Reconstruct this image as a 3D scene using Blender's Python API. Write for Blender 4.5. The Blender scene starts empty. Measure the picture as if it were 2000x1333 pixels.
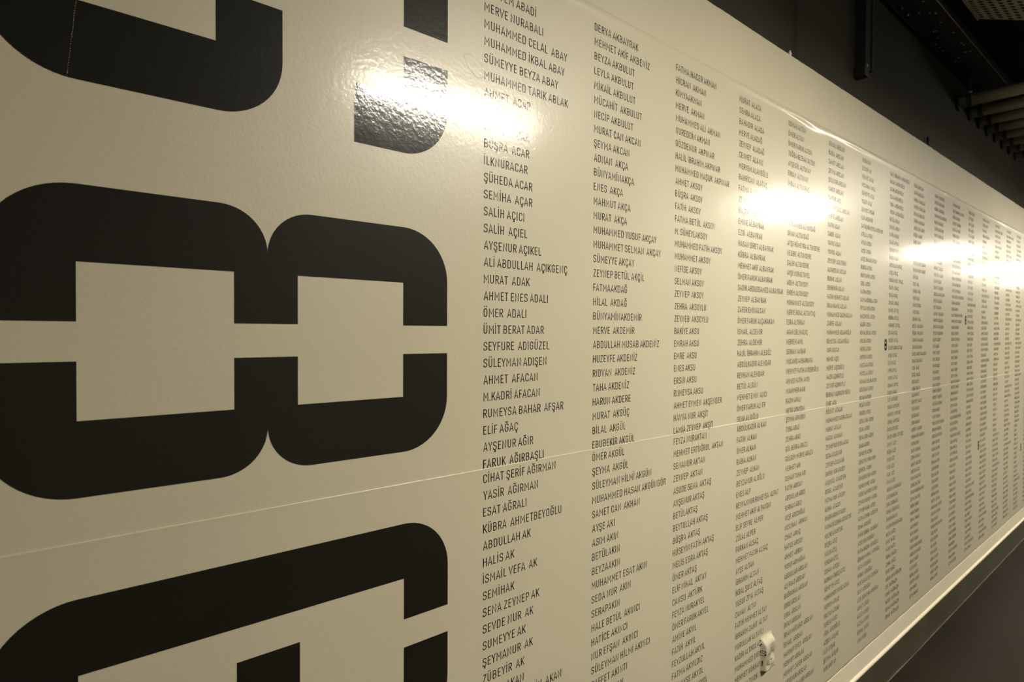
import bpy, bmesh, math, random
import numpy as np
from mathutils import Matrix, Vector, noise

S = bpy.context.scene
COL = S.collection
CAM_Z = 1.650                      # lens height; heights written "rel" below are relative to it

# ------------------------------------------------------------------ camera
def camera():
    F, yaw, pit, rol = 1180.0, 0.708906, -0.0132668, 0.0037064
    cd = bpy.data.cameras.new('camera'); co = bpy.data.objects.new('camera', cd); COL.objects.link(co)
    cd.sensor_width = 36.0; cd.lens = F / 2000.0 * 36.0
    cd.clip_start = 0.02; cd.clip_end = 200
    def d(x, y, z):
        c, s = math.cos(rol), math.sin(rol); x, y = c*x - s*y, s*x + c*y
        c, s = math.cos(pit), math.sin(pit); f, u = c*z - s*y, s*z + c*y
        c, s = math.cos(yaw), math.sin(yaw)
        return Vector((c*x + s*f, -s*x + c*f, u))
    r, u, f = d(1, 0, 0), d(0, 1, 0), d(0, 0, 1)
    m = Matrix((r, u, -f)).transposed().to_4x4(); m.translation = (0, -1.0, CAM_Z)
    co.matrix_world = m
    cd.dof.use_dof = True; cd.dof.focus_distance = 1.35; cd.dof.aperture_fstop = 6.5
    S.camera = co
camera()

# ------------------------------------------------------------------ world and exposure
W = bpy.data.worlds.new('world'); S.world = W; W.use_nodes = True
W.node_tree.nodes['Background'].inputs[0].default_value = (1, .9, .7, 1)
W.node_tree.nodes['Background'].inputs[1].default_value = 0.004
S.view_settings.view_transform = 'Standard'; S.view_settings.look = 'None'
S.view_settings.exposure = 0.0; S.view_settings.gamma = 1.0; S.view_settings.use_curve_mapping = False

LAMP_COLOR = (1.0, 0.93, 0.76)
LAMP_POWER = 306.0                # radiance of the luminaire diffusers
LAMP_Y, LAMP_Z = -1.76, CAM_Z + 1.25
LAMP_X = [1.93, 5.90, 10.9, 14.5, 18.4]

# ------------------------------------------------------------------ materials
def mat(name):
    m = bpy.data.materials.new(name); m.use_nodes = True
    return m, m.node_tree, m.node_tree.nodes['Principled BSDF']

def setp(b, **k):
    for n, v in k.items():
        n = n.replace('_', ' ')
        b.inputs[n].default_value = (*v, 1) if isinstance(v, tuple) else v

def pos(nt):
    return nt.nodes.new('ShaderNodeNewGeometry').outputs['Position']

def noise_tex(nt, vec, scale, detail=2.0, rough=0.5, stretch=None):
    if stretch:
        mp = nt.nodes.new('ShaderNodeMapping'); mp.inputs['Scale'].default_value = stretch
        nt.links.new(vec, mp.inputs['Vector']); vec = mp.outputs[0]
    n = nt.nodes.new('ShaderNodeTexNoise'); n.inputs['Scale'].default_value = scale
    n.inputs['Detail'].default_value = detail; n.inputs['Roughness'].default_value = rough
    nt.links.new(vec, n.inputs['Vector'])
    return n.outputs['Fac']

def bump(nt, b, layers, socks=('Normal',)):
    prev = None
    for h, strength, dist in layers:
        bn = nt.nodes.new('ShaderNodeBump'); bn.inputs['Strength'].default_value = strength
        bn.inputs['Distance'].default_value = dist
        nt.links.new(h, bn.inputs['Height'])
        if prev: nt.links.new(prev, bn.inputs['Normal'])
        prev = bn.outputs['Normal']
    for s in socks: nt.links.new(prev, b.inputs[s])

def ramp(nt, fac, c0, c1, p0=0.3, p1=0.7):
    r = nt.nodes.new('ShaderNodeValToRGB')
    r.color_ramp.elements[0].position = p0; r.color_ramp.elements[0].color = (*c0, 1)
    r.color_ramp.elements[1].position = p1; r.color_ramp.elements[1].color = (*c1, 1)
    nt.links.new(fac, r.inputs[0]); return r.outputs[0]

def film_like(name, c0, c1, rough, coat, spec, crough):
    m, nt, b = mat(name); p = pos(nt)
    nt.links.new(ramp(nt, noise_tex(nt, p, 3.0), c0, c1), b.inputs['Base Color'])
    setp(b, Roughness=rough, Specular_IOR_Level=spec, Coat_Weight=coat, Coat_Roughness=crough, Coat_IOR=1.5)
    big = noise_tex(nt, p, 9.0, 2.0)
    peel = noise_tex(nt, p, 120.0, 2.0, 0.5)
    fine = noise_tex(nt, p, 260.0, 2.0, 0.5)
    bump(nt, b, [(big, 0.16, 0.004), (peel, 0.21, 0.0010), (fine, 0.18, 0.0004)], ('Normal', 'Coat Normal'))
    return m

M = {}
M['film'] = film_like('white_film', (.540, .492, .366), (.568, .519, .390), 0.40, 0.36, 0.45, 0.15)
M['ink'] = film_like('black_ink', (.0120, .0110, .0078), (.0148, .0136, .0096), 0.45, 0.85, 0.09, 0.115)

def plain(name, c0, c1, rough, scale=4.0, bumps=None, spec=0.5, metal=0.0):
    m, nt, b = mat(name); p = pos(nt)
    nt.links.new(ramp(nt, noise_tex(nt, p, scale, 4.0), c0, c1), b.inputs['Base Color'])
    setp(b, Roughness=rough, Specular_IOR_Level=spec, Metallic=metal)
    if bumps: bump(nt, b, [(noise_tex(nt, p, s, 3.0), st, d) for s, st, d in bumps])
    M[name] = m

plain('white_paint', (.505, .460, .342), (.535, .488, .362), 0.55, 3.0, [(120, .4, .001), (14, .3, .003)])
plain('trim_paint', (.75, .675, .52), (.79, .712, .552), 0.5, 6.0, [(60, .25, .0008)])
plain('black_paint', (.026, .0232, .0150), (.040, .0355, .0235), 0.75, 2.0, [(90, .5, .002), (7, .5, .01)], 0.25)
plain('ceiling_paint', (.008, .008, .008), (.014, .014, .013), 0.85, 2.0, None, 0.2)
plain('room_paint', (.10, .095, .08), (.13, .12, .10), 0.7, 1.2, [(80, .4, .001)])
plain('floor_lacquer', (.0075, .005, .0024), (.019, .0115, .0052), 0.55, 1.6, [(30, .2, .001)], 0.12)
plain('plinth_paint', (.050, .044, .027), (.074, .063, .040), 0.4, 5.0, [(40, .2, .001)], 0.4)
plain('floor_seam_paint', (.16, .14, .09), (.26, .23, .15), 0.5, 30.0)
plain('pipe_metal', (.66, .62, .52), (.76, .72, .61), 0.38, 9.0, None, 0.5, 0.25)
plain('clamp_metal', (.03, .03, .028), (.07, .068, .06), 0.45, 40.0, None, 0.5, 0.3)
plain('tray_black', (.010, .010, .011), (.016, .016, .016), 0.6, 8.0)
plain('tray_zinc', (.24, .23, .17), (.31, .29, .22), 0.5, 8.0, None, 0.5, 0.35)
plain('bolt_metal', (.45, .44, .40), (.6, .58, .52), 0.35, 40.0, None, 0.5, 0.6)
plain('housing_white', (.5, .5, .48), (.55, .55, .52), 0.5, 5.0)

def emitter():
    m, nt, b = mat('lamp_diffuser')
    setp(b, Base_Color=(.8, .8, .75), Roughness=.6, Emission_Color=LAMP_COLOR, Emission_Strength=LAMP_POWER)
    M['lamp'] = m
emitter()

# ------------------------------------------------------------------ mesh helpers
def link(name, me, m, parent=None, **props):
    o = bpy.data.objects.new(name, me); COL.objects.link(o)
    if m: me.materials.append(m) if not me.materials else None
    o.parent = parent
    for k, v in props.items(): o[k] = v
    return o

def empty(name, loc, **props):
    o = bpy.data.objects.new(name, None); COL.objects.link(o); o.location = loc
    o.empty_display_size = 0.1
    for k, v in props.items(): o[k] = v
    return o

def pydata(name, v, f, smooth=False):
    me = bpy.data.meshes.new(name); me.from_pydata([tuple(map(float, p)) for p in v], [], [tuple(map(int, q)) for q in f]); me.update()
    if smooth:
        for p in me.polygons: p.use_smooth = True
    return me

def box_mesh(name, x0, x1, y0, y1, z0, z1, bev=0.0, o=(0, 0, 0)):
    bm = bmesh.new(); bmesh.ops.create_cube(bm, size=1)
    for v in bm.verts:
        v.co = Vector((x0 + (v.co.x + .5)*(x1 - x0) - o[0], y0 + (v.co.y + .5)*(y1 - y0) - o[1], z0 + (v.co.z + .5)*(z1 - z0) - o[2]))
    if bev: bmesh.ops.bevel(bm, geom=bm.edges[:], offset=bev, segments=2, affect='EDGES', profile=.5)
    me = bpy.data.meshes.new(name); bm.to_mesh(me); bm.free(); return me

def tube_mesh(name, p0, p1, r, n=16, cap=True):
    p0, p1 = Vector(p0), Vector(p1); ax = (p1 - p0).normalized()
    a = ax.orthogonal().normalized(); b = ax.cross(a)
    v = []; f = []
    for p in (p0, p1):
        for i in range(n):
            t = 2*math.pi*i/n; v.append(p + a*r*math.cos(t) + b*r*math.sin(t))
    for i in range(n): f.append((i, (i+1) % n, n + (i+1) % n, n + i))
    me = bpy.data.meshes.new(name)
    fs = f + ([tuple(range(n-1, -1, -1)), tuple(range(n, 2*n))] if cap else [])
    me.from_pydata(v, [], fs); me.update()
    for p in me.polygons[:n]: p.use_smooth = True
    return me

def extrude_x(name, prof, x0, x1):
    n = len(prof); v = [(x0, y, z) for y, z in prof] + [(x1, y, z) for y, z in prof]
    f = [(i, (i+1) % n, n + (i+1) % n, n + i) for i in range(n)] + [tuple(range(n-1, -1, -1)), tuple(range(n, 2*n))]
    return pydata(name, v, f)

# ------------------------------------------------------------------ the shell of the corridor
X0, X1 = -1.6, 24.0
YB = -4.2
ZC = 3.62

def shell():
    # long white wall; its top edge is roughly plastered
    xs = list(np.arange(X0, 9.0, 0.018)) + list(np.arange(9.0, X1 + .01, .5))
    rng = random.Random(3)
    v = []; f = []
    for i, x in enumerate(xs):
        t = CAM_Z + 0.9955 + 0.0022*noise.noise((x*3.1, 0, 0)) + 0.0016*noise.noise((x*22, 4, 0))
        if 1.95 < x < 2.32: t += 0.0035*abs(noise.noise((x*55, 9, 0)))
        v += [(x, 0, 0), (x, 0, t - .003), (x, .002, t), (x, .045, t), (x, .045, 0)]
    for i in range(len(xs) - 1):
        a, b = 5*i, 5*(i+1)
        for k in range(4): f.append((a+k, b+k, b+k+1, a+k+1))
    link('wall_left', pydata('wall_left', v, f), M['white_paint'], kind='structure')
    # lump of plaster on that edge
    bm = bmesh.new(); bmesh.ops.create_icosphere(bm, subdivisions=2, radius=1)
    for q in bm.verts:
        n = 1 + .35*noise.noise(q.co*1.7)
        q.co = Vector((q.co.x*.007*n, q.co.y*.006*n, q.co.z*.013*n))
    me = bpy.data.meshes.new('plaster_lump'); bm.to_mesh(me); bm.free()
    o = link('plaster_lump', me, M['white_paint']); o.location = (2.165, .006, CAM_Z + 1.002)
    o['label'] = 'small white lump of dried plaster on the top edge of the white wall'; o['category'] = 'plaster'
    # black wall above and behind it, stepping forward at one place
    prof = [(X0, .085), (2.37, .085), (2.38, .075), (X1, .075)]
    v = []; f = []
    for x, y in prof: v += [(x, y, 2.2), (x, y, ZC)]
    for i in range(3): f.append((2*i, 2*i+2, 2*i+3, 2*i+1))
    link('wall_upper', pydata('wall_upper', v, f), M['black_paint'], kind='structure')
    link('ceiling', box_mesh('ceiling', X0, X1, YB, .12, ZC, ZC + .05), M['ceiling_paint'], kind='structure')
    link('floor', box_mesh('floor', X0, X1, YB, .12, -.06, 0), M['floor_lacquer'], kind='structure')
    link('wall_right', box_mesh('wall_right', X0, X1, YB - .05, YB, 0, ZC), M['room_paint'], kind='structure')
    link('wall_near', box_mesh('wall_near', X0 - .05, X0, YB, .12, 0, ZC), M['room_paint'], kind='structure')
    link('wall_far', box_mesh('wall_far', X1, X1 + .05, YB, .12, 0, ZC), M['room_paint'], kind='structure')
    # white skirting band with a groove and a rounded lower bead, over a dark plinth
    B = CAM_Z - 1.3925; D = CAM_Z - 1.496
    prof = [(-.0005, B), (-.0042, B), (-.0048, B - .0008), (-.0048, D + .0225), (-.0008, D + .0215), (-.0008, D + .0185), (-.0046, D + .0175)]
    for i in range(13):
        a = math.pi*i/12
        prof.append((-.0046 - .0075*math.sin(a), D + .0088 + .0087*math.cos(a)))
    prof += [(-.0005, D)]
    link('trim_1', extrude_x('trim_1', prof, X0 + .002, X1 - .002), M['trim_paint'], kind='structure')
    link('baseboard_left', box_mesh('baseboard_left', X0 + .002, X1 - .002, -.0025, -.0004, 0.0004, D - .0002), M['plinth_paint'], kind='structure')
    # thin uneven bead along the foot of the plinth
    v = []; f = []
    xs = np.arange(0, 16, .05)
    for i, x in enumerate(xs):
        y = -.0062 - .0018*noise.noise((x*2.3, 1, 2))
        w = .0013 + .0009*noise.noise((x*4, 7, 1))
        v += [(x, y - w, .0004), (x, y + w, .0004), (x, y + w, .0012), (x, y - w, .0012)]
    for i in range(len(xs) - 1):
        a, b = 4*i, 4*i + 4
        f += [(a+3, b+3, b+2, a+2), (a, b, b+3, a+3), (a+1, a+2, b+2, b+1)]
    link('trim_2', pydata('trim_2', v, f), M['floor_seam_paint'], kind='structure')
shell()

# ------------------------------------------------------------------ luminaires (above and behind the camera, mirrored in the film)
def luminaire():
    root = empty('linear_luminaire', (0, 0, 0), category='ceiling light', group='linear luminaires along the corridor')
    h = extrude_x('housing', [(-.066, .0), (-.066, .03), (-.04, .055), (.04, .055), (.066, .03), (.066, .0), (.057, .0), (.057, .006), (-.057, .006), (-.057, .0)], -.545, .545)
    link('housing', h, M['housing_white'], root)
    link('diffuser', box_mesh('diffuser', -.54, .54, -.055, .055, -.006, .005, .002), M['lamp'], root)
    for s in (-.45, .45):
        link('hanger_rod', tube_mesh('hanger_rod', (s, 0, .055), (s, 0, ZC - LAMP_Z), .004, 8), M['housing_white'], root)
    return root
lum0 = luminaire()
nth = ['first', 'second', 'third', 'fourth', 'fifth', 'sixth', 'seventh', 'eighth']
for i, x in enumerate(LAMP_X):
    if i == 0: r = lum0
    else:
        r = lum0.copy(); COL.objects.link(r)
        for ch in list(lum0.children):
            c = ch.copy(); COL.objects.link(c); c.parent = r
    r.location = (x, LAMP_Y, LAMP_Z)
    r['label'] = 'warm linear luminaire hung from the ceiling, %s along the corridor' % nth[i]

# ------------------------------------------------------------------ the printed film
FILM_TOP, FILM_BOT, SEAM = .801, -1.392, -.2895
FX0, FX1 = -1.58, 9.6
FY = -.0022

def sm(a, b, x):
    t = np.clip((x - a)/(b - a), 0, 1); return t*t*(3 - 2*t)

def relief(X, Z):
    """how far the film stands off the wall, as an array over wall position"""
    X = np.asarray(X, float); Z = np.asarray(Z, float)
    amp = .0010 + .0045*np.exp(-((X - 2.28)/.16)**2) + .0026*np.exp(-((X - 1.82)/.22)**2) + .0028*np.exp(-((X - 2.75)/.2)**2) \
        + .0022*np.exp(-((X - 3.9)/.25)**2)*(.5 + .5*np.sin(X*19)) + .002*np.exp(-((X - 5.6)/.4)**2)*(.5 + .5*np.sin(X*13))
    dz = .018 + .010*np.exp(-((X - 2.36)/.1)**2)
    h = amp*np.exp(-((Z - (FILM_TOP - dz*.55))/(dz*.5))**2)
    # vertical gathers along the lower border
    m = 1 - sm(-1.39, -1.12, Z)
    h = h + m*.0007*(np.sin(X*37 + 2*np.sin(X*5)) * (.5 + .5*np.sin(X*9.2 + 1.0)) + 1)
    # film stretched over a flush-mounted socket
    e = .012
    bx = sm(1.970, 1.970 + e, X)*(1 - sm(2.056 - e, 2.056, X))
    bz = sm(-1.154, -1.154 + e*.8, Z)*(1 - sm(-1.030 - e*2.6, -1.030, Z))
    dome = .019 + .0026*np.sin(X*95 + 1)*np.sin(Z*80) - .006*np.exp(-((Z + 1.102)/.014)**2 - ((X - 2.035)/.02)**2)
    h = h + bx*bz*dome
    # slight lift where the two sheets overlap
    h = h + .00022*np.exp(-((Z - (SEAM + .0025))/.0030)**2)
    return h

def grid_sheet(name, xs, zs, dy):
    X, Z = np.meshgrid(xs, zs, indexing='ij'); Y = FY + dy - relief(X, Z)
    n, k = X.shape
    v = np.stack([X, Y, Z + CAM_Z], -1).reshape(-1, 3)
    i = np.arange(n - 1)[:, None]*k + np.arange(k - 1)[None, :]
    f = np.stack([i, i + k, i + k + 1, i + 1], -1).reshape(-1, 4)
    me = bpy.data.meshes.new(name)
    me.vertices.add(len(v)); me.vertices.foreach_set('co', v.astype(np.float32).ravel())
    me.loops.add(f.size); me.loops.foreach_set('vertex_index', f.astype(np.int32).ravel())
    me.polygons.add(len(f)); me.polygons.foreach_set('loop_start', np.arange(0, f.size, 4, dtype=np.int32))
    me.polygons.foreach_set('use_smooth', np.ones(len(f), bool))
    me.update(calc_edges=True)
    return me

graphic = empty('wall_graphic', (0, 0, 0), category='wall graphic',
                label='glossy white wall film printed with columns of black names and huge black digits')
def sheets():
    xs = np.unique(np.round(np.concatenate([np.arange(FX0, FX1, .02), np.arange(1.5, 3.2, .01)]), 5))
    zs = np.concatenate([[SEAM - .012, SEAM - .006], np.linspace(SEAM, SEAM + .012, 7), np.arange(SEAM + .06, .72, .06), np.arange(.74, FILM_TOP, .0035), [FILM_TOP]])
    o = link('film_sheet', grid_sheet('film_sheet', xs, zs, .0005), M['film'], graphic, label='upper sheet of glossy white film with a slightly lifted top edge')
    so = o.modifiers.new('thickness', 'SOLIDIFY'); so.thickness = .0005; so.offset = -1
    xs = np.unique(np.round(np.concatenate([np.arange(FX0, FX1, .012), np.arange(1.955, 2.07, .002)]), 5))
    zs = np.concatenate([[FILM_BOT], np.arange(FILM_BOT + .01, -1.16, .012), np.arange(-1.16, -1.02, .002), np.arange(-1.0, SEAM - .02, .04), np.linspace(SEAM - .012, SEAM + .004, 9)])
    o = link('film_sheet', grid_sheet('film_sheet', xs, zs, 0), M['film'], graphic, label='lower sheet of glossy white film overlapping the upper one')
    so = o.modifiers.new('thickness', 'SOLIDIFY'); so.thickness = .0005; so.offset = -1
sheets()

# ---- huge stencil digits
def arc(cx, cz, r, a0, a1, n=14):
    return [(cx + r*math.cos(math.radians(a0 + (a1 - a0)*i/n)), cz + r*math.sin(math.radians(a0 + (a1 - a0)*i/n))) for i in range(n + 1)]

def flat_piece(name, poly, parent, mt='ink', gap=.0004):
    bm = bmesh.new()
    P = []
    for i, p in enumerate(poly):       # points along long edges, so the print follows the film
        q = poly[(i + 1) % len(poly)]
        k = max(1, int(math.dist(p, q)/.05))
        P += [(p[0] + (q[0] - p[0])*j/k, p[1] + (q[1] - p[1])*j/k) for j in range(k)]
    vs = []
    for x, z in P:
        vs.append(bm.verts.new((x, FY - gap + (.0005 if z > SEAM else 0), z + CAM_Z)))
    fc = bm.faces.new(vs); fc.normal_update()
    if fc.normal.y > 0: fc.normal_flip()
    bmesh.ops.triangulate(bm, faces=bm.faces[:])
    me = bpy.data.meshes.new(name); bm.to_mesh(me); bm.free()
    return link(name, me, M[mt], parent)

def digits():
    L, R = -.016, .6855
    up = [(L, .0135)] + arc(.084, .0985, .1, 180, 90) + arc(.2635, .126, .0725, 90, 0) + arc(.4085, .126, .0725, 180, 90) \
        + arc(.586, .099, .0995, 90, 0) + [(R, .0135), (.586, .0135), (.586, .0942), (.385, .0942), (.385, .0135), (.285, .0135), (.285, .0942), (.084, .0942), (.084, .0135)]
    dn = [(x, -.027 - z) for x, z in up][::-1]
    d = empty('printed_digit', (0, 0, 0), label='huge black stencil eight lying on its side'); d.parent = graphic
    flat_piece('digit_piece', up, d); flat_piece('digit_piece', dn, d)
    d = empty('printed_digit', (0, 0, 0), label='huge black stencil nine lying on its side, cut by the top of the picture'); d.parent = graphic
    flat_piece('digit_piece', [(L, .5245)] + arc(.084, .438, .1, 180, 270) + arc(.2604, .4395, .1, 270, 360) + [(.3604, .5245), (.2594, .5245), (.2594, .4443), (.084, .4443), (.084, .5245)], d)
    flat_piece('digit_piece', [(.4864, .338)] + arc(.5855, .438, .1, 270, 360) + [(R, .519), (.5865, .519), (.5865, .4433), (.4864, .4433)], d)
    flat_piece('digit_piece', [(.5865, .574), (R, .574)] + arc(.5855, .661, .1, 0, 90) + arc(.084, .661, .1, 90, 180)
               + [(L, .5785), (.084, .5785), (.084, .6565), (.2594, .6565), (.2594, .5785), (.3604, .5785), (.3604, .6565), (.5865, .6565)], d)
    d = empty('printed_digit', (0, 0, 0), label='huge black stencil digit with a loose middle bar, cut by the bottom of the picture'); d.parent = graphic
    R = .688
    flat_piece('digit_piece', [(L, -.545)] + arc(.084, -.4625, .1, 180, 90) + arc(.588, -.4625, .1, 90, 0) + [(R, -.545), (.588, -.545), (.588, -.467), (.084, -.467), (.084, -.545)], d)
    flat_piece('digit_piece', [(.588, -.599), (.588, -.6805), (.4864, -.6805), (.4864, -.786)] + arc(.588, -.686, .1, 270, 360) + [(R, -.599)], d)
    flat_piece('digit_piece', [(.2876, -.5215), (.2876, -.6805), (.084, -.6805), (.084, -.599), (L, -.599)] + arc(.084, -.686, .1, 180, 270) + arc(.288, -.686, .1, 270, 360) + [(.388, -.5215)], d)
digits()

# ------------------------------------------------------------------ narrow monoline lettering
T = .104                        # stroke thickness as a share of the capital height
def G(w, *paths, l=.11, r=.11): return (w, l, r, paths)
rr = .2
def ring(w): return ('c', [(0, 0, rr), (0, 1, rr), (w, 1, rr), (w, 0, rr)])
GL = {
 'A': G(.50, ('o', [(0, -.07), (.25, 1.06), (.50, -.07)]), ('o', [(.09, .27), (.41, .27)]), l=.035, r=.035),
 'B': G(.38, ('c', [(0, 0), (0, 1), (.37, 1, .19), (.37, .53, .19), (0, .53)]), ('o', [(0, .53), (.39, .53, .2), (.39, 0, .2), (0, 0)])),
 'C': G(.37, ('o', [(.37, .70), (.37, 1, rr), (0, 1, rr), (0, 0, rr), (.37, 0, rr), (.37, .30)]), r=.085),
 'D': G(.38, ('c', [(0, 0), (0, 1), (.38, 1, rr), (.38, 0, rr)])),
 'E': G(.34, ('o', [(.36, 1), (0, 1), (0, 0), (.36, 0)]), ('o', [(0, .52), (.31, .52)]), r=.05),
 'F': G(.33, ('o', [(.35, 1), (0, 1), (0, -.07)]), ('o', [(0, .50), (.30, .50)]), r=.02),
 'G': G(.38, ('o', [(.38, .72), (.38, 1, rr), (0, 1, rr), (0, 0, rr), (.38, 0, rr), (.38, .49), (.19, .49)])),
 'H': G(.40, ('o', [(0, -.07), (0, 1.07)]), ('o', [(.40, -.07), (.40, 1.07)]), ('o', [(0, .52), (.40, .52)])),
 'I': G(.0, ('o', [(0, -.07), (0, 1.07)])),
 'J': G(.30, ('o', [(.30, 1.07), (.30, 0, rr), (0, 0, rr), (0, .25)]), l=.04),
 'K': G(.40, ('o', [(0, -.07), (0, 1.07)]), ('o', [(.41, 1.06), (.02, .36)]), ('o', [(.14, .56), (.42, -.06)]), r=.02),
 'L': G(.31, ('o', [(0, 1.07), (0, 0), (.33, 0)]), r=.03),
 'M': G(.54, ('o', [(0, -.07), (0, 1), (.27, .36), (.54, 1), (.54, -.07)])),
 'N': G(.42, ('o', [(0, -.07), (0, 1), (.42, 0), (.42, 1.07)])),
 'O': G(.38, ring(.38)),
 'P': G(.37, ('o', [(0, -.07), (0, 1), (.37, 1, rr), (.37, .45, rr), (0, .45)]), r=.04),
 'R': G(.38, ('o', [(0, -.07), (0, 1), (.37, 1, rr), (.37, .48, rr), (0, .48)]), ('o', [(.18, .48), (.40, -.06)]), r=.05),
 'S': G(.38, ('o', [(.37, .76), (.37, 1, .19), (.0, 1, .19), (.0, .58, .17), (.38, .46, .17), (.38, 0, .19), (-.01, 0, .19), (-.01, .25)]), l=.09, r=.085),
 'T': G(.42, ('o', [(-.03, 1), (.45, 1)]), ('o', [(.21, 1), (.21, -.07)]), l=.03, r=.03),
 'U': G(.38, ('o', [(0, 1.07), (0, 0, rr), (.38, 0, rr), (.38, 1.07)])),
 'V': G(.48, ('o', [(0, 1.07), (.24, -.05), (.48, 1.07)]), l=.03, r=.03),
 'Y': G(.46, ('o', [(0, 1.06), (.23, .42), (.46, 1.06)]), ('o', [(.23, .45), (.23, -.07)]), l=.02, r=.02),
 'Z': G(.38, ('o', [(0, 1), (.38, 1), (0, 0), (.40, 0)]), l=.06, r=.06),
 '.': G(.0, ('o', [(0, -.07), (0, .08)]), l=.06, r=.08),
 ' ': G(.0, l=.12, r=.12),
}
def dots(c): return (('o', [(c - .12, 1.20), (c - .12, 1.35)]), ('o', [(c + .12, 1.20), (c + .12, 1.35)]))
def ced(c): return (('o', [(c + .02, -.02), (c + .02, -.13), (c + .09, -.16), (c + .07, -.29, .05), (c - .09, -.27)]),)
def add(base, extra): w, l, r, p = GL[base]; return (w, l, r, tuple(p) + tuple(extra))
GL['Ö'] = add('O', dots(.19)); GL['Ü'] = add('U', dots(.19))
GL['İ'] = add('I', (('o', [(0, 1.20), (0, 1.35)]),))
GL['Ç'] = add('C', ced(.19)); GL['Ş'] = add('S', ced(.19))
GL['Ğ'] = add('G', (('o', [(.05, 1.36), (.06, 1.20, .1), (.32, 1.20, .1), (.33, 1.36)]),))

def round_path(pts, closed):
    out = []; n = len(pts)
    P = [(p[0], T/2 + p[1]*(1 - T)) for p in pts]
    for i in range(n):
        r = pts[i][2] if len(pts[i]) > 2 else 0
        if r == 0 or (not closed and i in (0, n - 1)): out.append(P[i]); continue
        c = np.array(P[i]); a = np.array(P[i - 1]) - c; b = np.array(P[(i + 1) % n]) - c
        la, lb = np.linalg.norm(a), np.linalg.norm(b); a /= la; b /= lb
        cosn = float(np.clip(a @ b, -1, 1)); half = math.acos(cosn)/2
        d = min(r/math.tan(half), la*.499, lb*.499); rad = d*math.tan(half)
        ctr = c + (a + b)/np.linalg.norm(a + b)*(rad/math.sin(half))
        s, e = c + a*d - ctr, c + b*d - ctr
        a0, a1 = math.atan2(s[1], s[0]), math.atan2(e[1], e[0])
        da = (a1 - a0 + math.pi) % (2*math.pi) - math.pi
        for k in range(5):
            t = a0 + da*k/4; out.append((ctr[0] + rad*math.cos(t), ctr[1] + rad*math.sin(t)))
    return out

def stroke(path, closed):
    P = [np.array(p) for p in path]
    Q = [P[0]]
    for p in P[1:]:
        if np.linalg.norm(p - Q[-1]) > 1e-5: Q.append(p)
    if closed and np.linalg.norm(Q[0] - Q[-1]) < 1e-5: Q.pop()
    P = Q; n = len(P); V = []
    for i in range(n):
        d0 = P[i] - P[i - 1] if (closed or i > 0) else None
        d1 = P[(i + 1) % n] - P[i] if (closed or i < n - 1) else None
        if d0 is None: d0 = d1
        if d1 is None: d1 = d0
        d0 = d0/np.linalg.norm(d0); d1 = d1/np.linalg.norm(d1)
        n0 = np.array((-d0[1], d0[0])); n1 = np.array((-d1[1], d1[0]))
        m = n0 + n1; L = m @ m
        m = n0 if L < 1e-6 else m*2/L
        k = np.linalg.norm(m)
        if k > 1.7: m = m*(1.7/k)
        V += [P[i] + m*T/2, P[i] - m*T/2]
    F = [(2*i, 2*i + 1, 2*((i + 1) % n) + 1, 2*((i + 1) % n)) for i in range(n if closed else n - 1)]
    return V, F

CACHE = {}
def glyph(ch):
    if ch not in CACHE:
        w, l, r, paths = GL[ch]; V = []; F = []
        for kind, pts in paths:
            v, f = stroke(round_path(pts, kind == 'c'), kind == 'c')
            F += [tuple(i + len(V) for i in q) for q in f]; V += v
        CACHE[ch] = (w, l, r, np.array(V).reshape(-1, 2), np.array(F, int).reshape(-1, 4))
    return CACHE[ch]

CAP = .0182; XS = 1.095
def lay(text):
    x = 0; V = []; F = []; n = 0
    for i, ch in enumerate(text):
        w, l, r, v, f = glyph(ch)
        x += (l + T/2) if i else T/2
        if len(v):
            V.append((v + (x, 0))*(CAP*XS, CAP)); F.append(f + n); n += len(v)
        x += w + T/2*(ch != ' ') + r - (T/2 if ch == ' ' else 0)
    return np.concatenate(V), np.concatenate(F)

def text_mesh(name, V, F):
    v = np.stack([V[:, 0], FY - .0003 + np.where(V[:, 1] > SEAM + .0045, .0005, 0) - relief(V[:, 0], V[:, 1]), V[:, 1] + CAM_Z], -1)
    me = bpy.data.meshes.new(name)
    me.vertices.add(len(v)); me.vertices.foreach_set('co', v.astype(np.float32).ravel())
    me.loops.add(F.size); me.loops.foreach_set('vertex_index', F[:, ::-1].astype(np.int32).ravel())
    me.polygons.add(len(F)); me.polygons.foreach_set('loop_start', np.arange(0, F.size, 4, dtype=np.int32))
    me.polygons.foreach_set('use_smooth', np.ones(len(F), bool))
    me.update(calc_edges=True)
    return me

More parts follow.
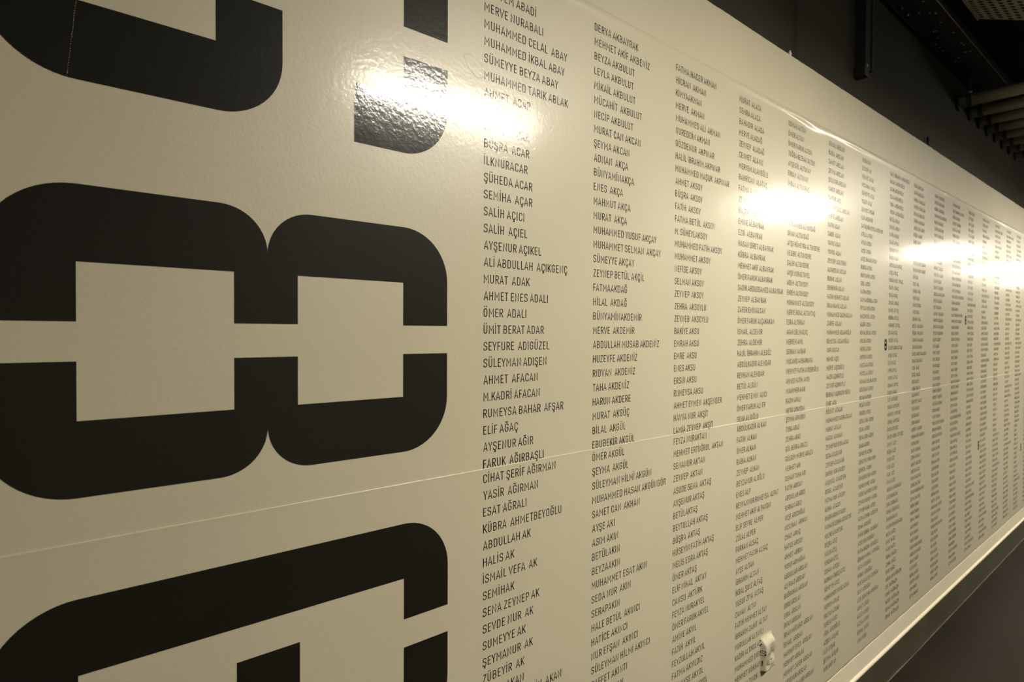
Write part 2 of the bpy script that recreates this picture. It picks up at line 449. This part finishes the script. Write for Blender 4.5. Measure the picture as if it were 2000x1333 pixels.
NAMES = {
0: """-|MERYEM ABADİ|MERVE NURABALI|MUHAMMED CELAL  ABAY|MUHAMMED İKBAL ABAY|SÜMEYYE BEYZA ABAY|MUHAMMED TARIK ABLAK|AHMET  ACAR|ASİL  ACAR|AYŞEN  ACAR|BÜŞRA  ACAR|İLKNURACAR|ŞÜHEDA ACAR|SEMİHA  AÇAR|SALİH AÇICI|SALİH  AÇIEL|AYŞENUR AÇIKEL|ALİ ABDULLAH  AÇIKGENÇ|MURAT  ADAK|AHMET ENES ADALI|ÖMER  ADALI|ÜMİT BERAT ADAR|SEYFURE  ADIGÜZEL|SÜLEYMAN ADIŞEN|AHMET  AFACAN|M.KADRİ AFACAN|RUMEYSA BAHAR  AFŞAR|ELİF AĞAÇ|AYŞENUR AĞIR|FARUK  AĞIRBAŞLI|CİHAT ŞERİF AĞIRMAN|YASİR  AĞIRMAN|ESAT AĞRALI|KÜBRA  AHMETBEYOĞLU|ABDULLAH AK|HALİS AK|İSMAİL VEFA  AK|SEMİHAK|SENA ZEYNEP AK|SEVDE NUR  AK|SUMEYYE AK|ŞEYMANUR  AK|ZÜBEYİR  AK|ÖMER  AKAN|MUHAMMED EMİN  AKAN""",
1: """DERYA AKBAYRAK|MEHMET AKİF AKBENİZ|BEYZA AKBULUT|LEYLA AKBULUT|MİKAİL AKBULUT|MÜCAHİT  AKBULUT|NECİP AKBULUT|MURAT CAN AKCAN|ŞEYMA AKCAN|ADNAN  AKÇA|BÜNYAMİNAKÇA|ENES  AKÇA|MAHMUT AKÇA|MURAT  AKÇA|MUHAMMED YUSUF AKÇAY|MUHAMMET SELMAN  AKÇAY|SÜMEYYE AKÇAY|ZEYNEP BETÜL AKÇİL|FATMAAKDAĞ|HİLAL  AKDAĞ|BÜNYAMİNAKDEMİR|MERVE  AKDEMİR|ABDULLAH MUSAB AKDENİZ|HUZEYFE AKDENİZ|RIDVAN  AKDENİZ|TAHA AKDENİZ|HARUN AKDERE|MURAT  AKGÜÇ|BİLAL  AKGÜL|EBUBEKİR AKGÜL|ÖMER AKGÜL|ŞEYMA  AKGÜL|SÜLEYMAN HİLMİ AKGÜN|MUHAMMED HASAN AKGÜNGÖR|SAMET CAN  AKHAN|AYŞE AKI|ASIM AKIN|BETÜLAKIN|BEYZAAKIN|MUHAMMET ESAT AKIN|SEDA NUR  AKIN|SERAPAKIN|HALE BETÜL  AKINCI|HATİCE AKINCI|NUR EFŞAN  AKINCI|SÜLEYMAN HİLMİ AKINCI|SAFFET AKINTI|ÖMER AKKAN""",
2: """FATMA HACER AKMAN|HİCRAN  AKMAN|KİMYAAKMAN|MERVE  AKMAN|MUHAMMED ALİ  AKMAN|NUREDDİN AKMAN|GÖZDENUR  AKPINAR|HALİL İBRAHİM AKPINAR|MUHAMMED MAŞUK  AKPINAR|AHMET AKSOY|BÜŞRA  AKSOY|FATİH  AKSOY|FATMA BETÜL  AKSOY|M. SÜHEYLAKSOY|MUHAMMED FATİH AKSOY|MUHAMMET AKSOY|NEFİSE AKSOY|SELMAN AKSOY|ZEYNEP  AKSOY|ZEHRA  AKSOYLU|ZEYNEB  AKSOYLU|BAKİYE AKSU|EMRAH AKSU|EMRE  AKSU|ENES AKSU|ERSİN AKSU|RUMEYSA AKSU|AHMET EYMEN  AKŞENDER|HAVVA NUR  AKŞİT|LAMİA ZEYNEP  AKŞİT|FEYZA NURAKTAN|MEHMET ERTUĞRUL  AKTAN|SENANUR AKTAN|ZEYNEP  AKTAN|ASUDE SENA  AKTAŞ|AYŞENUR AKTAŞ|BETÜLAKTAŞ|BEYTULLAH AKTAŞ|BÜŞRA  AKTAŞ|HÜSEYİN FATİH AKTAŞ|MELİS ESRA AKTAŞ|ÖMER AKTAŞ|ELİF NİHAL  AKTAY|CANSU  AKTÜRK|FEYZA NURAKYEL|ÖMER FARUK AKYEL|AMİNE AKYIL|FATİH  AKYIL|FEYZULLAH AKYIL|FATMA AKYILDIZ|ELİF AYŞE AKYOL|MUHAMMED AKYOL""",
3: """MURAT  ALACA|SEMRA ALACA|BAHADIR  ALADA|MERVE ALADAĞ|ZEYNEP  ALADAĞ|CENNET  ALANLI|MERYEM ALANOĞLU|BAHRİCAN  ALATAŞ|FATMA ALAY|ZEYNEP ALAY|BÜŞRA ALBAYRAK|EMİNE ALBAYRAK|EZGİ  ALBAYRAK|HASAN SİRET ALBAYRAK|KÜBRA  ALBAYRAK|MEHMET AKİF ALBAYRAK|ÖMER FARUK ALBAYRAK|SADIK ABDUSSAMED ALBAYRAK|ZEYNEP  ALBAYRAK|ZAFER EMİNALCAN|ÖMER FARUK ALÇAKAKAN|İSMAİL  ALDEMİR|ZEHRA  ALDEMİR|HALİL İBRAHİM ALEGÖZ|ABDÜLKADİR ALEMDAR|REYHAN ALEMDAR|BETÜL ALGÜN|MEHMET EMİN  ALICI|ÖMER FARUK ALİ ER|SENA ALİOĞLU|ABDÜLKADİR ALKAN|FATİH  ALKAN|ÖMER ALKAN|RABİA ALKAN|ZEYNEP  ALKAN|BEYZANUR ALOĞLU|ENES ALP|REYYANNUR RUMEYSA  ALPAT|MEHMET AKİF ALPAYDIN|ELİF SEVRE  ALPER|ZÜLAL ALPER|FURKAN ALSAÇ|MEHMET FATİH ALSAÇ|AYŞE ALTAN|İBRAHİM ALTAN|İKBAL ŞULE ALTAŞ|YUSUF ZİYA  ALTAŞ|CANAN  ALTAY|FATİH MEHMET ALTAY|İBRAHİM ZAHİT  ALTAY|NURULLAH ALTAYLI|KADİR ALTIKULAÇ|MUHAMMED ENES ALTIN|MEHMET GÖKHAN ALTIN|BETÜL ALTINOK|ÖMER ALTINOK""",
4: """OSMAN ALTUN|ÖMER ALTUN|ÖMER FARUK ALTUN|TUĞBA KEZBAN ALTUN|AYŞEGÜL ALTUNAY|ERKAN  ALTUNAY|İMRAN ALTUNBAŞ|MERYEM ALTUNBAŞ|ZEYNEP ALTUNBAŞ|BETÜL ALTUNCU|MUHAMMED ALTUNDAĞ|SİNAN ALTUNDAĞ|AYŞE HÜMEYRA ALTUNDERE|NESİBE  ALTUNDERE|SALİH ALTUNDERE|AYŞE NURALTUNEL|ADEM  ALTUNSOY|EKREM ALTUNSOY|MUHAMMET ALTUNSOY|MERVE İKBAL ALTUNTAŞ|ESRA ALTURAN|AGAH SELİMALUÇ|MERYEM AMİL|SERKAN  ANBAR|MÜCAHİD ANBARKAYA|MEHMET FATİH ANDEROĞLU|AHMED FATİH  ANDI|MUAMMER ANIK|KAZIM APALI|METİN APAYDIN|ŞEYMA APAYDIN|TUBA ARAS|ZEHRA ARAS|GÜL BERRA ARAZLI|GÜLSÜM MERVE ARAZLI|MEHMET ARI|OSMAN TAHA ARI|FATİH  ARICAN|ABDULLAH ARICI|FURKAN ARICI|NEŞE ARICIOĞLU|NESLİHAN  ARIKAN|CİHAT  ARINÇ|HATİCE ARISOY|AHMET  ARKUN|YUSUF ARMAĞAN|ABDULLAH ARSLAN|ALİ FUAT ARSLAN|BUĞRAHAN ARSLAN|EBRU ARSLAN|ESRA  ARSLAN|İRFAN ARSLAN|İRFAN MÜCAHİT  ARSLAN|İSMAİL  ARSLAN|MAHMUT ENES  ARSLAN|MEHMET ARSLAN|MEHMET ZAFER  ARSLAN|MERVENUR ARSLAN|MUHAMMED NURİ ARSLAN""",
5: """OSMAN ARSLAN|RABİA  ARSLAN|SAMET ARSLAN|ŞEYMA ARSLAN|ŞÜLENUR ARSLAN|YAKUP ARSLAN|TAYFUR ARSL|ZEYNEP ŞULE ARSLAN|MERVE ARSLAN|FATİH ASAN|SABRİ  ASAN|YAVUZ ASAN|YUNUS  ASAN|ZEYNEP  ASILTEKİN|ALPARSLAN ASLAN|BURAK  ASLAN|EBUBEKİR ASLAN|FATİH MEHMET ASLAN|İRFAN KAMİL ASLAN|MUHAMMED SALİH ASLAN|ZARİFE  ASLAN|MUHAMMED ASLANOĞLU|RÜMEYSA  ASLANOĞLU|NUR ASUTAY|HAMDİ  AŞCI|MERVE  AŞCIOĞLU|NAZIR AŞIKKUTLU|ZEYNEP AŞIKKUTLU|BURHAN AŞIKUZUNOĞLU|EMRE  ATA|BÜLENT  ATALAR|MUHAMMED YASİR ATALAY|MURAT  ATALAY|HASAN  ATAMAN|ZEYNEP RÜVEYDA ATAN|SEDA ATASAYAR|ZEYNEP ATASAYAR|SAFİYE NUR ATASEV|AYŞEGÜL  ATASEVER|RESUL  ATASEVER|FATMA NUR  ATASOY|KÜBRA  ATASOY|ÖMER FARUK ATASOY|FATMATÜ ZEHRA ATAYETER|MELİKE ATAYETER|BÜŞRA ATEŞ|MELEK ATEŞ|SERDAR ATEŞ|OSMAN  ATEŞLİ|BURHAN ÖKKEŞ ATICI|SÜMEYYE ATICI|MUHAMMED YAVUZ ATİLA|MERYEM ATLAS|SULTAN ATSAK|SERCAN AVCI|NİDA  AVCIOĞLU|AYŞEN  AVŞAR|ELİF AVŞAR|ŞEYMA  AVŞAR|MÜCAHİT AY""",
6: """VİLDAN AY|ZEYNEP  AY|MEHMET AYAZ|NESLİHAN  AYAZ|SÜMEYYE AYAZ|YUSUF AYAZ|CENNET AYDAR|ELİF AYDEMİR|SAVAŞ RÜMEYSA AYDEMİR|ATİLLA AYDIN|AYLİN AYDIN|AYŞE AYDIN|AYŞE BAHAR AYDIN|BURCU AYDIN|BÜNYAMİN AYDIN|ERDİ  AYDIN|FATİH AYDIN|FATMA KÜBRA AYDIN|FEYZA NUR AYDIN|HACER GÜL AYDIN|KADİR AYDIN|KEMAL BİLAL AYDIN|MELEK AYDIN|MERVE AYDIN|MERYEM AYDIN|MUSTAFA AYDIN|MÜCELLA AYDIN|NUMAN MELİK AYDIN|OĞUZHAN AYDIN|OSMAN AYDIN|REŞAT AYDIN|RUKİYE AYDIN|SEDA NUR  AYDIN|SENA  AYDIN|SENA NUR  AYDIN|SİNAN AYDIN|SÜMEYYE AYDIN|SÜMEYYE NUR AYDIN|ŞÜHEDA  AYDIN|ÜMMÜGÜLSÜM AYDIN|YUNUS EMRE  AYDIN|YUSUF ALPEREN AYDIN|ZEYNEP BEGÜM  AYDIN|ZEYNEP SARA  AYDIN|FATMA ZEHRA  AYDINER|ESMA  AYDINÖZ|EMİNE KÜBRA  AYDOĞAN|AYŞENUR AYDOĞAN|FATMA BÜŞRA  AYDOĞAN|İBRAHİM MURAT  AYDOĞAN|METİN AYDOĞAN|MURAT  AYDOĞAN|MUSTAFA ENES AYDOĞAN|SAMİ  AYDOĞAN|AYŞE SÜMEYRA AYDOĞAN|AHMET AYGÜN|HATİCE AYGÜN|FATMA  AYGÜN|KÜBRA  AYGÜN|NUR AYGÜN""",
}
FIRST = 'AHMET|AYŞE|BETÜL|BÜŞRA|ELİF|EMİNE|EMRE|ENES|ESRA|FATİH|FATMA|FURKAN|HASAN|HATİCE|İBRAHİM|İSMAİL|KÜBRA|MEHMET|MERVE|MERYEM|MUHAMMED|MURAT|MUSTAFA|NUR|OSMAN|ÖMER|ÖMER FARUK|RABİA|SALİH|SENA|SÜMEYYE|ŞEYMA|TUBA|YASİN|YUNUS EMRE|YUSUF|ZEHRA|ZEYNEP|ABDULLAH|HALİL İBRAHİM'.split('|')
LAST = {7: 'AYGÜNOĞLU|AYHAN|AYKAÇ|AYTAŞ|AYVAZ|AYYILDIZ|AZİZ|BABACAN|BAĞCI|BAĞRIAÇIK', 8: 'BAKACAK|BAKIR|BAL|BALABAN|BALCI|BALKAN|BALTACI|BARAN|BARUT', 9: 'BARDAKÇI|BAŞAK|BAŞARAN|BAŞER|BAŞKAN|BATUR|BAYAR|BAYIR',
 10: 'BAYRAK|BAYRAKTAR|BAYRAM|BEKAR|BEKTAŞ|BENLİ|BERBER', 11: 'BİÇER|BİLGE|BİLGİÇ|BİLGİN|BİLİR|BİNGÖL|BİRİNCİ', 12: 'BOLAT|BOZ|BOZDAĞ|BOZKURT|BOZTEPE|BUDAK', 13: 'BULUT|BURAK|BÜYÜK|CABİ|CAN|CANDAN|CEBECİ', 14: 'CENGİZ|CESUR|CEVİZ|CEYHAN|COŞKUN|CÖMERT', 15: 'ÇAĞLAR|ÇAKIR|ÇAKMAK|ÇALIŞKAN|ÇAM|ÇELEBİ', 16: 'ÇELİK|ÇETİN|ÇEVİK|ÇINAR|ÇİÇEK|ÇİFTÇİ', 17: 'ÇOBAN|ÇOLAK|DAĞ|DAL|DEMİR', 18: 'DEMİRCİ|DENİZ|DERE|DİNÇ|DOĞAN', 19: 'DOĞRU|DURAN|DURMUŞ|DURSUN|EKER'}
rng = random.Random(11)
for c, names in LAST.items():
    ln = names.split('|'); out = []
    for i, last in enumerate(ln):
        k = 60*(i + 1)//len(ln) - 60*i//len(ln)
        out += ['%s%s%s' % (a, rng.choice([' ', '  ']), last) for a in sorted(rng.sample(FIRST, k))]
    NAMES[c] = '|'.join(out)

PITCH_X, X_FIRST, PITCH_Z, Z_FIRST = .3423, .7768, .03538, .7412
COLX = {0: .7778, 1: 1.1185, 2: 1.4605, 3: 1.8074, 4: 2.1455, 5: 2.4878, 6: 2.8287}
ordinal = ['first', 'second', 'third', 'fourth', 'fifth']
def columns():
    for c, txt in NAMES.items():
        x0 = COLX.get(c, X_FIRST + PITCH_X*c)
        AV = []; AF = []; n = 0
        near = c <= 4
        if near:
            col = empty('name_column', (0, 0, 0), label='%s column of printed names counted from the huge digits' % ordinal[c]); col.parent = graphic
        for k, t in enumerate(txt.split('|')):
            if t == '-' or k > 59: continue
            z = Z_FIRST - PITCH_Z*k + (.0042 if k >= 30 else 0)
            V, F = lay(t); V = V + (x0, z)
            if near: link('printed_name', text_mesh('printed_name', V, F), M['ink'], col)
            else: AV.append(V); AF.append(F + n); n += len(V)
        if not near:
            link('name_column', text_mesh('name_column', np.concatenate(AV), np.concatenate(AF)), M['ink'], graphic, kind='stuff')
columns()

# small figure-of-eight marks beside far columns
def marks():
    for x, z, w, h in ((3.1235, -.0224, .030, .0525), (4.487, .1157, .03, .0555), (4.833, -.6892, .03, .060), (6.15, -.86, .03, .06)):
        V = []; F = []
        global T
        t0 = T; T = .22
        for a, b in ((0, .5), (.5, 1)):
            v, f = stroke(round_path([(0.0, a, .12), (0, b, .12), (.5, b, .12), (.5, a, .12)], True), True)
            F += [tuple(i + len(V) for i in q) for q in f]; V += v
        T = t0
        V = np.array(V)*(w/.72, h) + (x + .11*w/.72, z - h)
        link('printed_mark', text_mesh('printed_mark', V, np.array(F)), M['ink'], graphic)
marks()

# creases: a looped ridge beside the first column, and a row of tiny scratches across the topmost digit
def creases():
    P = [(.7263, .5618), (.7457, .5686), (.7682, .5564), (.7804, .5377), (.7603, .5258), (.7406, .5390)]
    n = len(P); pts = []
    for i in range(n):
        p0, p1, p2, p3 = (np.array(P[(i + k) % n]) for k in (-1, 0, 1, 2))
        for t in np.linspace(0, 1, 8, endpoint=False):
            pts.append(.5*((2*p1) + (p2 - p0)*t + (2*p0 - 5*p1 + 4*p2 - p3)*t*t + (3*p1 - p0 - 3*p2 + p3)*t**3))
    v = []; f = []; k = len(pts)
    for i, p in enumerate(pts):
        d = pts[(i + 1) % k] - pts[i - 1]; d = d/np.linalg.norm(d); nn = np.array((-d[1], d[0]))*.0011
        y = FY + .0004
        v += [(p[0] + nn[0], y, p[1] + nn[1] + CAM_Z), (p[0], y - .00045, p[1] + CAM_Z), (p[0] - nn[0], y, p[1] - nn[1] + CAM_Z)]
    for i in range(k):
        a, b = 3*i, 3*((i + 1) % k)
        f += [(a, b, b + 1, a + 1), (a + 1, b + 1, b + 2, a + 2)]
    link('film_crease', pydata('film_crease', v, f, True), M['film'], graphic)
    rg = random.Random(8); v = []; f = []
    for i in range(34):
        t = i/33; x = .0865 - .0108*t + rg.uniform(-.0004, .0004); z = .448 - .107*t
        w, h = rg.uniform(.00012, .0003), rg.uniform(.0004, .0011); a = len(v); y = FY - .00005 - .0000
        v += [(x - w, y, z - h + CAM_Z), (x + w, y, z - h + CAM_Z), (x + w, y, z + h + CAM_Z), (x - w, y, z + h + CAM_Z)]
        f.append((a, a + 1, a + 2, a + 3))
    link('scratch_line', pydata('scratch_line', v, f), M['film'], graphic)
creases()

# ------------------------------------------------------------------ services under the ceiling
def pipes():
    ZP = CAM_Z + 1.452
    xs = [4.59, 4.86, 5.09, 5.32, 5.55, 5.78, 6.01, 6.24]
    word = ['nearest', 'second nearest', 'third nearest', 'fourth nearest', 'fifth nearest', 'sixth nearest', 'seventh nearest', 'farthest']
    for i, x in enumerate(xs):
        r = .036
        root = empty('ceiling_pipe', (x, .07, ZP), category='pipe', group='grey pipes crossing under the ceiling',
                     label='grey pipe crossing under the dark ceiling, %s of the row' % word[i])
        link('pipe', tube_mesh('pipe', (0, .004, 0), (0, YB + .02, 0), r, 24), M['pipe_metal'], root)
        # clamp: a split ring, a threaded rod up to the ceiling and a nut
        bm = bmesh.new(); n = 20
        ri, ro, w = r + .0005, r + .005, .012
        rings = []
        for rad in (ri, ro):
            for yy in (-.06 - w, -.06 + w):
                rings.append([bm.verts.new((rad*math.cos(2*math.pi*k/n), yy, rad*math.sin(2*math.pi*k/n))) for k in range(n)])
        for k in range(n):
            j = (k + 1) % n
            for a, b in ((0, 1), (1, 3), (3, 2), (2, 0)):
                bm.faces.new((rings[a][k], rings[a][j], rings[b][j], rings[b][k]))
        me = bpy.data.meshes.new('clamp'); bm.to_mesh(me); bm.free()
        cl = link('clamp', me, M['clamp_metal'], root)
        link('clamp_rod', tube_mesh('clamp_rod', (0, -.06, ro), (0, -.06, ZC - ZP), .005, 8), M['clamp_metal'], cl)
        link('clamp_nut', tube_mesh('clamp_nut', (0, -.06, ro), (0, -.06, ro + .014), .012, 6), M['bolt_metal'], cl)
        link('wall_flange', tube_mesh('wall_flange', (0, .004, 0), (0, -.012, 0), r + .014, 20), M['tray_black'], root)
pipes()

def perforated(x0, x1, y0, y1, z, step, r, n=8):
    """a plate with real round holes, staggered row by row"""
    v = []; f = []
    ny = max(1, int((y1 - y0)/step)); nx = int((x1 - x0)/step)
    sx, sy = (x1 - x0)/nx, (y1 - y0)/ny
    for j in range(ny):
        for i in range(nx + (j % 2)):
            a0 = x0 + (i - .5*(j % 2))*sx; a1 = a0 + sx; a0 = max(a0, x0); a1 = min(a1, x1)
            b0 = y0 + j*sy; b1 = b0 + sy
            cx, cy = (a0 + a1)/2, (b0 + b1)/2
            if a1 - a0 < sx*.9:
                k = len(v); v += [(a0, b0, z), (a1, b0, z), (a1, b1, z), (a0, b1, z)]; f.append((k, k+1, k+2, k+3)); continue
            k = len(v); hx, hy = (a1 - a0)/2, (b1 - b0)/2
            for q in range(n):
                t = 2*math.pi*(q + .5)/n; c, s = math.cos(t), math.sin(t)
                m = 1/max(abs(c), abs(s)); ex = cx + hx*max(-1, min(1, c*m)); ey = cy + hy*max(-1, min(1, s*m))
                if n == 8 and False: pass
                v += [(ex, ey, z), (cx + r*c, cy + r*s, z)]
            cor = {}
            for q in range(n):
                q2 = (q + 1) % n
                f.append((k + 2*q, k + 2*q2, k + 2*q2 + 1, k + 2*q + 1))
            # square off the four corners between neighbouring outline points
            for sxn, syn, q in ((1, 1, 0), (-1, 1, 2), (-1, -1, 4), (1, -1, 6)):
                kk = len(v); v.append((cx + sxn*hx, cy + syn*hy, z))
                f.append((k + 2*q, kk, k + 2*((q + 1) % n)))
    return v, f

def trays():
    Z = CAM_Z + 1.6
    t = empty('cable_tray', (0, 0, 0), category='cable tray', label='black perforated cable tray running beside the black wall under the ceiling')
    v, f = perforated(1.5, 5.2, -.105, .05, Z, .026, .006)
    link('perforated_base', pydata('perforated_base', v, f), M['tray_black'], t)
    fl = link('side_flange', box_mesh('side_flange', 1.5, 5.2, -.109, -.105, Z - .001, Z + .05, .001), M['tray_black'], t)
    link('rolled_edge', tube_mesh('rolled_edge', (1.5, -.110, Z - .001), (5.2, -.110, Z - .001), .0025, 8), M['tray_zinc'], fl)
    link('side_flange', box_mesh('side_flange', 1.5, 5.2, .05, .056, Z - .001, Z + .055, .001), M['tray_black'], t)
    rg = random.Random(5)
    for i in range(26):  # dots of light on the black tray, made up as pale bolt heads
        x = rg.uniform(3.15, 4.3); y = rg.uniform(-.09, .03)
        link('bolt', tube_mesh('bolt', (x, y, Z - .0005), (x, y, Z - .004), .0045, 6), M['bolt_metal'], t)
    for x in (2.0, 3.5, 5.0):
        link('hanger_rod', tube_mesh('hanger_rod', (x, -.03, Z + .002), (x, -.03, ZC), .005, 8), M['clamp_metal'], t)
    t = empty('cable_tray', (0, 0, 0), category='cable tray', label='galvanised perforated cable tray lit from below at the top right corner')
    v, f = perforated(1.6, 3.84, -.62, -.185, Z + .02, .030, .0095)
    v = [(x - max(0, (x - 3.2)/.64)*1.3*(y + .185), y, z) for x, y, z in v]      # the plate is cut off at an angle
    link('perforated_base', pydata('perforated_base', v, f), M['tray_zinc'], t)
    link('side_flange', box_mesh('side_flange', 1.6, 3.86, -.183, -.177, Z + .019, Z + .08, .001), M['tray_zinc'], t)
    link('side_flange', box_mesh('side_flange', 1.6, 3.86, -.628, -.622, Z + .019, Z + .08, .001), M['tray_zinc'], t)
    for x in (2.0, 3.4):
        link('hanger_rod', tube_mesh('hanger_rod', (x, -.4, Z + .022), (x, -.4, ZC), .005, 8), M['clamp_metal'], t)
trays()

def channel():
    c = empty('wall_channel', (2.945, .075, CAM_Z + 1.195), category='cable channel', label='black upright cable channel fixed to the black wall above the names')
    prof_w, dpt = .10, .045
    v = []; f = []
    pr = [(0, 0), (0, -dpt), (.02, -dpt), (.02, -dpt + .006), (prof_w - .02, -dpt + .006), (prof_w - .02, -dpt), (prof_w, -dpt), (prof_w, 0)]
    n = len(pr)
    v = [(x, y, 0) for x, y in pr] + [(x, y, ZC - CAM_Z - 1.20) for x, y in pr]
    f = [(i, (i + 1) % n, n + (i + 1) % n, n + i) for i in range(n)] + [tuple(range(n - 1, -1, -1)), tuple(range(n, 2*n))]
    link('channel', pydata('channel', v, f), M['tray_black'], c)
    link('bracket', box_mesh('bracket', -.012, .035, -dpt - .004, 0, -.045, -.001, .003), M['tray_black'], c)
    link('bolt', tube_mesh('bolt', (.018, -dpt - .004, .004), (.018, -dpt - .001, .004), .007, 8), M['bolt_metal'], c)
    k = empty('cable_stub', (3.96, .058, CAM_Z + 1.04), category='cable', label='short black cable end sticking up behind the top edge of the white wall')
    link('sheath', tube_mesh('sheath', (0, 0, -.02), (.0, .004, .058), .0065, 10), M['tray_black'], k)
    link('tip', tube_mesh('tip', (0, .004, .058), (0, .0045, .066), .004, 8), M['clamp_metal'], k)
channel()
